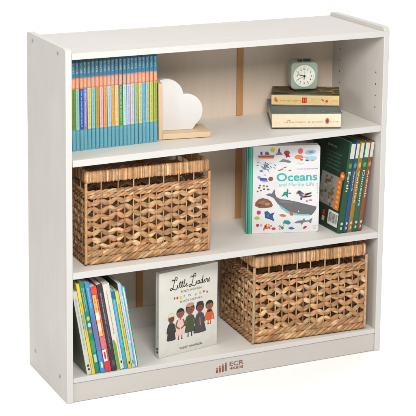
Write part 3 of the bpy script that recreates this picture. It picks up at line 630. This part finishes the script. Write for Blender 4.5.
for k in range(70):
    a = rq.uniform(.004, .18); b = rq.uniform(.004, .10)
    pal = [(70, 74, 44), (96, 100, 58), (58, 54, 34), (120, 110, 66)] if a < .12 else [(170, 130, 72), (140, 108, 62), (190, 150, 88), (110, 96, 56)]
    A.ell(a, b, min(rq.uniform(.004, .014), a-.001, .1838-a), min(rq.uniform(.003, .008), b, .105-b), rgb(*rq.choice(pal)), 1+k % 6, 0)
A.build('cover_print', ub)

CS, CH, CDp = .0762, .0800, .066
cl = thing('alarm_clock', 'mint green square alarm clock standing on two stacked storybooks', 'clock', None,
           Matrix.Translation((.7195, .1725, UZ+.0318+.0012)) @ TILT @ Matrix.Rotation(math.radians(-19), 4, 'Z'))
def rsq(w, h, r, z0=0, n=7):
    P_ = []
    for cxx, czz, st in ((w-r, r, -90), (w-r, h-r, 0), (r, h-r, 90), (r, r, 180)):
        P_ += [(cxx+r*math.cos(math.radians(st+90*k/n)), z0+czz+r*math.sin(math.radians(st+90*k/n))) for k in range(n+1)]
    return P_
MINT = rgb(158, 175, 161)
m_ = MB(); m_.prism(rsq(CS, CH-.003, .0125, .003), lambda a, b, t: (a, t, b), 0, CDp, MINT); m_.build('case', MAT['enamel'], cl, bevel=.0055, seg=6)
DX, DZ, DR = .0370, .0422, .0306
m_ = MB(); n = 56    # raised ring round the dial
ring = lambda r, y: [(DX+r*math.cos(2*math.pi*k/n), y, DZ+r*math.sin(2*math.pi*k/n)) for k in range(n)]
m_.tube([ring(DR+.0020, .0004), ring(DR+.0012, -.0016), ring(DR+.0002, -.0016), ring(DR-.0006, -.0002)], [rgb(164, 184, 172)]*4, caps=False); m_.build('bezel', MAT['enamel'], cl, smooth=True)
A = Art(lambda a, b, d: (DX+a, -.0003-d, DZ+b)); A.n = 2
A.ell(0, 0, DR, DR, rgb(238, 240, 228), 0, n=56)
for k in range(60):
    t = math.radians(6*k); w = .0005 if k % 5 else .0009; L0 = .0250 if k % 5 else .0240
    c, q = math.sin(t), math.cos(t)
    A.poly([(L0*c-w*q*.5, L0*q+w*c*.5), (.0262*c-w*q*.5, .0262*q+w*c*.5), (.0262*c+w*q*.5, .0262*q-w*c*.5), (L0*c+w*q*.5, L0*q-w*c*.5)], rgb(70, 74, 70), 1)
for k in range(1, 13):
    t = math.radians(30*k); s_ = str(k); w = .0032*len(s_) if k != 1 else .0016
    if k in (10, 12): w = .0060
    if k == 11: w = .0044
    A.text(s_, .0198*math.sin(t)-w/2, .0198*math.cos(t)-.0026, w, .0052, rgb(42, 44, 42), 1, bold=.02)
A.build('dial', cl)
def hand(name, ang, L0, L1, w, y, col):
    m_ = MB(); c, q = math.sin(math.radians(ang)), math.cos(math.radians(ang))
    pts = [(-w*.7, -L0), (w*.7, -L0), (w, L1*.7), (0, L1), (-w, L1*.7)]
    m_.prism([(DX+a*q+b*c, DZ-a*c+b*q) for a, b in pts], lambda a, b, t: (a, t, b), y, y-.0005, col); m_.build(name, MAT['dark'], cl)
hand('hour_hand', 184, .003, .0125, .0011, -.0010, rgb(24, 26, 26)); hand('minute_hand', 284, .004, .0200, .0009, -.0017, rgb(24, 26, 26)); hand('second_hand', 243, .004, .0190, .0003, -.0024, rgb(70, 72, 70)); hand('alarm_hand', 0, .002, .0150, .00035, -.0006, rgb(170, 180, 168))
m_ = MB(); m_.cyl((DX, -.0004, DZ), (0, -1, 0), .0024, .0022, .0030, 20, rgb(24, 26, 26)); m_.build('hand_hub', MAT['dark'], cl)
for x0, x1, yy in ((.0215, .0260, .012), (.0285, .0335, .012), (.0380, .0570, .014)):
    m_ = MB(); m_.box(x0, x1, yy, yy+.012, CH-.0002, CH+.0052, rgb(44, 46, 46)); m_.build('button', MAT['dark'], cl, bevel=.001)
for x in (.014, .055):
    m_ = MB(); m_.box(x, x+.008, .006, CDp-.006, 0, .0034, rgb(40, 40, 40)); m_.build('foot', MAT['dark'], cl, bevel=.0008)

# ------------------------------------------------------------------ woven baskets
STRAW = [(207, 160, 112), (222, 180, 134), (192, 142, 96), (212, 166, 118), (200, 147, 104), (184, 145, 101), (226, 190, 147), (205, 153, 112)]
def basket(label, x, y, yaw, w, d, h, seed, tint=1.):
    rg = random.Random(seed)
    root = thing('storage_basket', label, 'basket', 'woven storage baskets', Matrix.Translation((x, y, 0)) @ Matrix.Rotation(yaw, 4, 'Z'))
    def straw(k=1.):
        c = rg.choice(STRAW); j = rg.uniform(.84, 1.08)*k*tint; return rgb(min(c[0]*j, 255), min(c[1]*j, 255), min(c[2]*j, 255), .96)
    rc = .011
    sides = [(8, w), (5, d), (8, w), (5, d)]
    def path(step, ins=0.):
        """points round the basket: (pos, outward normal, phase)"""
        W_, D_, R_ = w-2*ins, d-2*ins, rc; out = []
        cor = [(ins, ins), (w-ins, ins), (w-ins, d-ins), (ins, d-ins)]; dirs = [(1, 0), (0, 1), (-1, 0), (0, -1)]; base = 0
        for s_ in range(4):
            n_, _ = sides[s_]; L = (W_, D_, W_, D_)[s_]; cx_, cy_ = cor[s_]; dx, dy = dirs[s_]; nx, ny = dy, -dx
            cnt = max(2, int((L-2*R_)/step))
            for k in range(cnt):
                t = R_+(L-2*R_)*k/cnt; out.append((Vector((cx_+dx*t, cy_+dy*t, 0)), Vector((nx, ny, 0)), base+n_*t/L))
            n2, L2 = sides[(s_+1) % 4][0], (W_, D_, W_, D_)[(s_+1) % 4]
            c_ = Vector((cx_+dx*(L-R_)-nx*R_, cy_+dy*(L-R_)-ny*R_, 0)); m2 = Vector((dx, dy, 0)); m1 = Vector((nx, ny, 0))
            ka = max(3, int(1.57*R_/step)); p0_, p1_ = base+n_*(L-R_)/L, base+n_+n2*R_/L2
            for k in range(ka):
                a = math.pi/2*k/ka; nn = m1*math.cos(a)+m2*math.sin(a); out.append((c_+nn*R_, nn, p0_+(p1_-p0_)*k/ka))
            base += n_
        return out
    # lattice of undulating strands: neighbours swing in opposite phase and leave eye-shaped holes
    lat = MB(); pa = path(.0028); NS = 7; sp_ = .0196; z0 = .0448
    for r_ in range(NS):
        ph = r_ % 2; off = [rg.uniform(-.0015, .0015) for _ in range(64)]; amp = [rg.uniform(.0026, .0042) for _ in range(64)]
        for sub in (-1, 1):          # every strand is a pair of flat leaf strips that pinch together at the canes
            rings = []; cols = []; cc = {}
            wid = [rg.uniform(.78, 1.18) for _ in range(120)]; gap = [rg.uniform(.0022, .0038) for _ in range(64)]; lean = [rg.uniform(-.5, .5) for _ in range(64)]
            for p, nrm, f in pa:
                i2 = int(f*2) % 52; fr = f*2-int(f*2); j2 = (i2+1) % 52
                if i2 not in cc: cc[i2] = straw()
                mix = lambda L_: L_[i2]*(1-fr)+L_[j2]*fr
                cs, sn = math.cos(2*math.pi*f+math.pi*ph), math.sin(2*math.pi*f+math.pi*ph); sw = abs(sn)**.7
                zc = z0+sp_*r_+mix(amp)*cs+mix(off)+sub*(.0012+mix(gap)*sw*.62)
                b = (.0033+.0023*sw)*mix(wid); ar = .0017+.0009*sw; tw = mix(lean)*sn+.35*sub
                q = p+nrm*(.0036*sw-.0074+(.0006*sub*cs)); c_, d_ = math.cos(tw), math.sin(tw); ring = []
                for k in range(8):
                    a = 2*math.pi*k/8; u_, v_ = math.cos(a)*ar, math.sin(a)*b
                    ring.append(tuple(q+nrm*(u_*c_-v_*d_*.7)+Vector((0, 0, zc+u_*d_*.7+v_*c_))))
                rings.append(ring); cols.append(cc[i2])
            lat.tube(rings, cols, closed=True, vs=14)
    for _ in range(90):              # frayed ends
        p, nrm, f = rg.choice(pa); z = rg.uniform(.03, .20); dx = Vector((-nrm.y, nrm.x, 0)); L_ = rg.uniform(.006, .018); th = rg.uniform(-.6, .6); sg = rg.choice((-1, 1)); rings = []
        for k in range(5):
            t = k/4; q = p+nrm*(-.003+.005*t*t)+dx*(sg*L_*t*math.cos(th))+Vector((0, 0, z+L_*t*math.sin(th)+.002*t*t)); r0 = .00045*(1-.7*t)
            rings.append([tuple(q+nrm*(math.cos(2.1*k2)*r0)+Vector((0, 0, math.sin(2.1*k2)*r0))) for k2 in range(3)])
        lat.tube(rings, [straw(1.04)]*5, vs=14)
    lat.build('lattice_weave', MAT['fibre'], root, smooth=True)
    # ropes: twisted pairs
    def rope(m_, zc, rad, offr, period, ins, ph0=0., flat=1., nst=2):
        pr_ = path(.0034, ins)
        tot = 0; ds = [0]
        for i in range(1, len(pr_)): tot += (pr_[i][0]-pr_[i-1][0]).length; ds.append(tot)
        tot += (pr_[0][0]-pr_[-1][0]).length; turns = round(tot/period)
        for st in range(nst):
            rings = []; cols = []; cc = {}
            for (p, nrm, f), dd in zip(pr_, ds):
                a = 2*math.pi*turns*dd/tot+2*math.pi*st/nst+ph0+.25*math.sin(dd*37+st); i2 = int(a/math.pi)
                if i2 not in cc: cc[i2] = straw()
                q = p+nrm*(math.cos(a)*offr*flat)+Vector((0, 0, zc+math.sin(a)*offr))
                rings.append([tuple(q+nrm*(math.cos(2*math.pi*k/9)*rad*flat)+Vector((0, 0, math.sin(2*math.pi*k/9)*rad))) for k in range(9)]); cols.append(cc[i2])
            m_.tube(rings, cols, closed=True, vs=14)
    rb = MB(); rope(rb, .1790, .0034, .0036, .050, .006, 0, 1., 3); rope(rb, .1894, .0031, .0032, .056, .006, 1., 1., 3); rb.build('upper_rope_band', MAT['fibre'], root, smooth=True)
    rb = MB(); rope(rb, .0108, .0046, .0056, .062, .0062, 0, .62, 4); rope(rb, .0288, .0044, .0054, .062, .0064, 1.4, .62, 4); rb.build('lower_rope_band', MAT['fibre'], root, smooth=True)
    # stakes
    st = MB()
    cor = [(.006, .006), (w-.006, .006), (w-.006, d-.006), (.006, d-.006)]
    for s_ in range(4):
        n_ = sides[s_][0]; a, b = Vector((*cor[s_], 0)), Vector((*cor[(s_+1) % 4], 0))
        for k in range(1, 2*n_):
            p = a.lerp(b, k/(2*n_)); top = h-.02 if k % 2 == 0 else .186; c = straw(.92); j = rg.uniform(-.0015, .0015)
            st.cyl((p.x+j, p.y, .006), (rg.uniform(-.006, .006), 0, 1), .0021, .0018, top, 7, c)
    st.build('stake', MAT['fibre'], root, smooth=True)['label'] = 'thin upright canes threaded through the weave'
    for px, py in ((.0052, .0052), (w-.0052, .0052), (w-.0052, d-.0052), (.0052, d-.0052)):
        cp = MB(); rings = []; cols = []; z = .004; c0 = straw(); c = c0
        i = 0
        while z < h-.029:
            if i % 3 == 0: k_c = rg.uniform(.86, 1.08); c = tuple(q*k_c for q in c0)
            rr = .0038+(.0005 if i % 3 == 1 else 0)
            rings.append([(px+rr*math.cos(2*math.pi*k/10), py+rr*math.sin(2*math.pi*k/10), z+.001*math.cos(2*math.pi*k/10)) for k in range(10)]); cols.append(c); z += .0016; i += 1
        cp.tube(rings, cols, vs=14); cp.build('corner_post', MAT['fibre'], root, smooth=True)
    # wrapped rim
    rm = MB(); pr_ = path(.00085, .0035); rings = []; cols = []; c = straw(); k3 = 0; nxt = 3; lift = 0; hgt = .0; sh = 0.
    zb_, zt_ = h-.0305, h-.001
    for i, (p, nrm, f) in enumerate(pr_):
        if k3 >= nxt: k3 = 0; nxt = rg.choice((2, 3, 3, 4, 5)); c = straw(rg.choice((.86, .97, 1., 1.05))); lift = rg.uniform(-.0005, .0006); hgt = rg.uniform(-.0012, .0012); sh += (rg.uniform(-.0022, .0022)-sh)*.6
        bul = .0012*math.sin(math.pi*(k3+.35)/(nxt-.3))+lift if nxt > 2 else lift; k3 += 1
        hw = .0046+bul; ring = []; tg = Vector((-nrm.y, nrm.x, 0))
        for j in range(14):
            a = 2*math.pi*j/14; ca, sa = math.cos(a), math.sin(a)
            u_ = hw*math.copysign(abs(ca)**.6, ca); v_ = ((zt_-zb_)/2+bul+hgt*(sa < 0))*math.copysign(abs(sa)**.55, sa)
            ring.append(tuple(p+nrm*(u_-.0052)+tg*(sh*sa)+Vector((0, 0, (zt_+zb_)/2+v_))))
        rings.append(ring); cols.append(c)
    rm.tube(rings, cols, closed=True, vs=6); rm.build('wrapped_rim', MAT['fibre'], root, smooth=True)
    bs = MB(); bs.box(.006, w-.006, .006, d-.006, .0025, .0085, rgb(170, 128, 84)); bs.build('base', MAT['fibre'], root)
    return root
b1 = basket('woven straw basket in the middle bay under the blue-banded books', .0620, .0350, math.radians(-.9), .3515, .2235, .2450, 11)
b1.location.z = Z3+.0012
b2 = basket('woven straw basket in the bottom bay right of the cream book', .5362, .0232, math.radians(-2.6), .3485, .2260, .2435, 23, 1.0)
b2.location.z = Z4+.0012
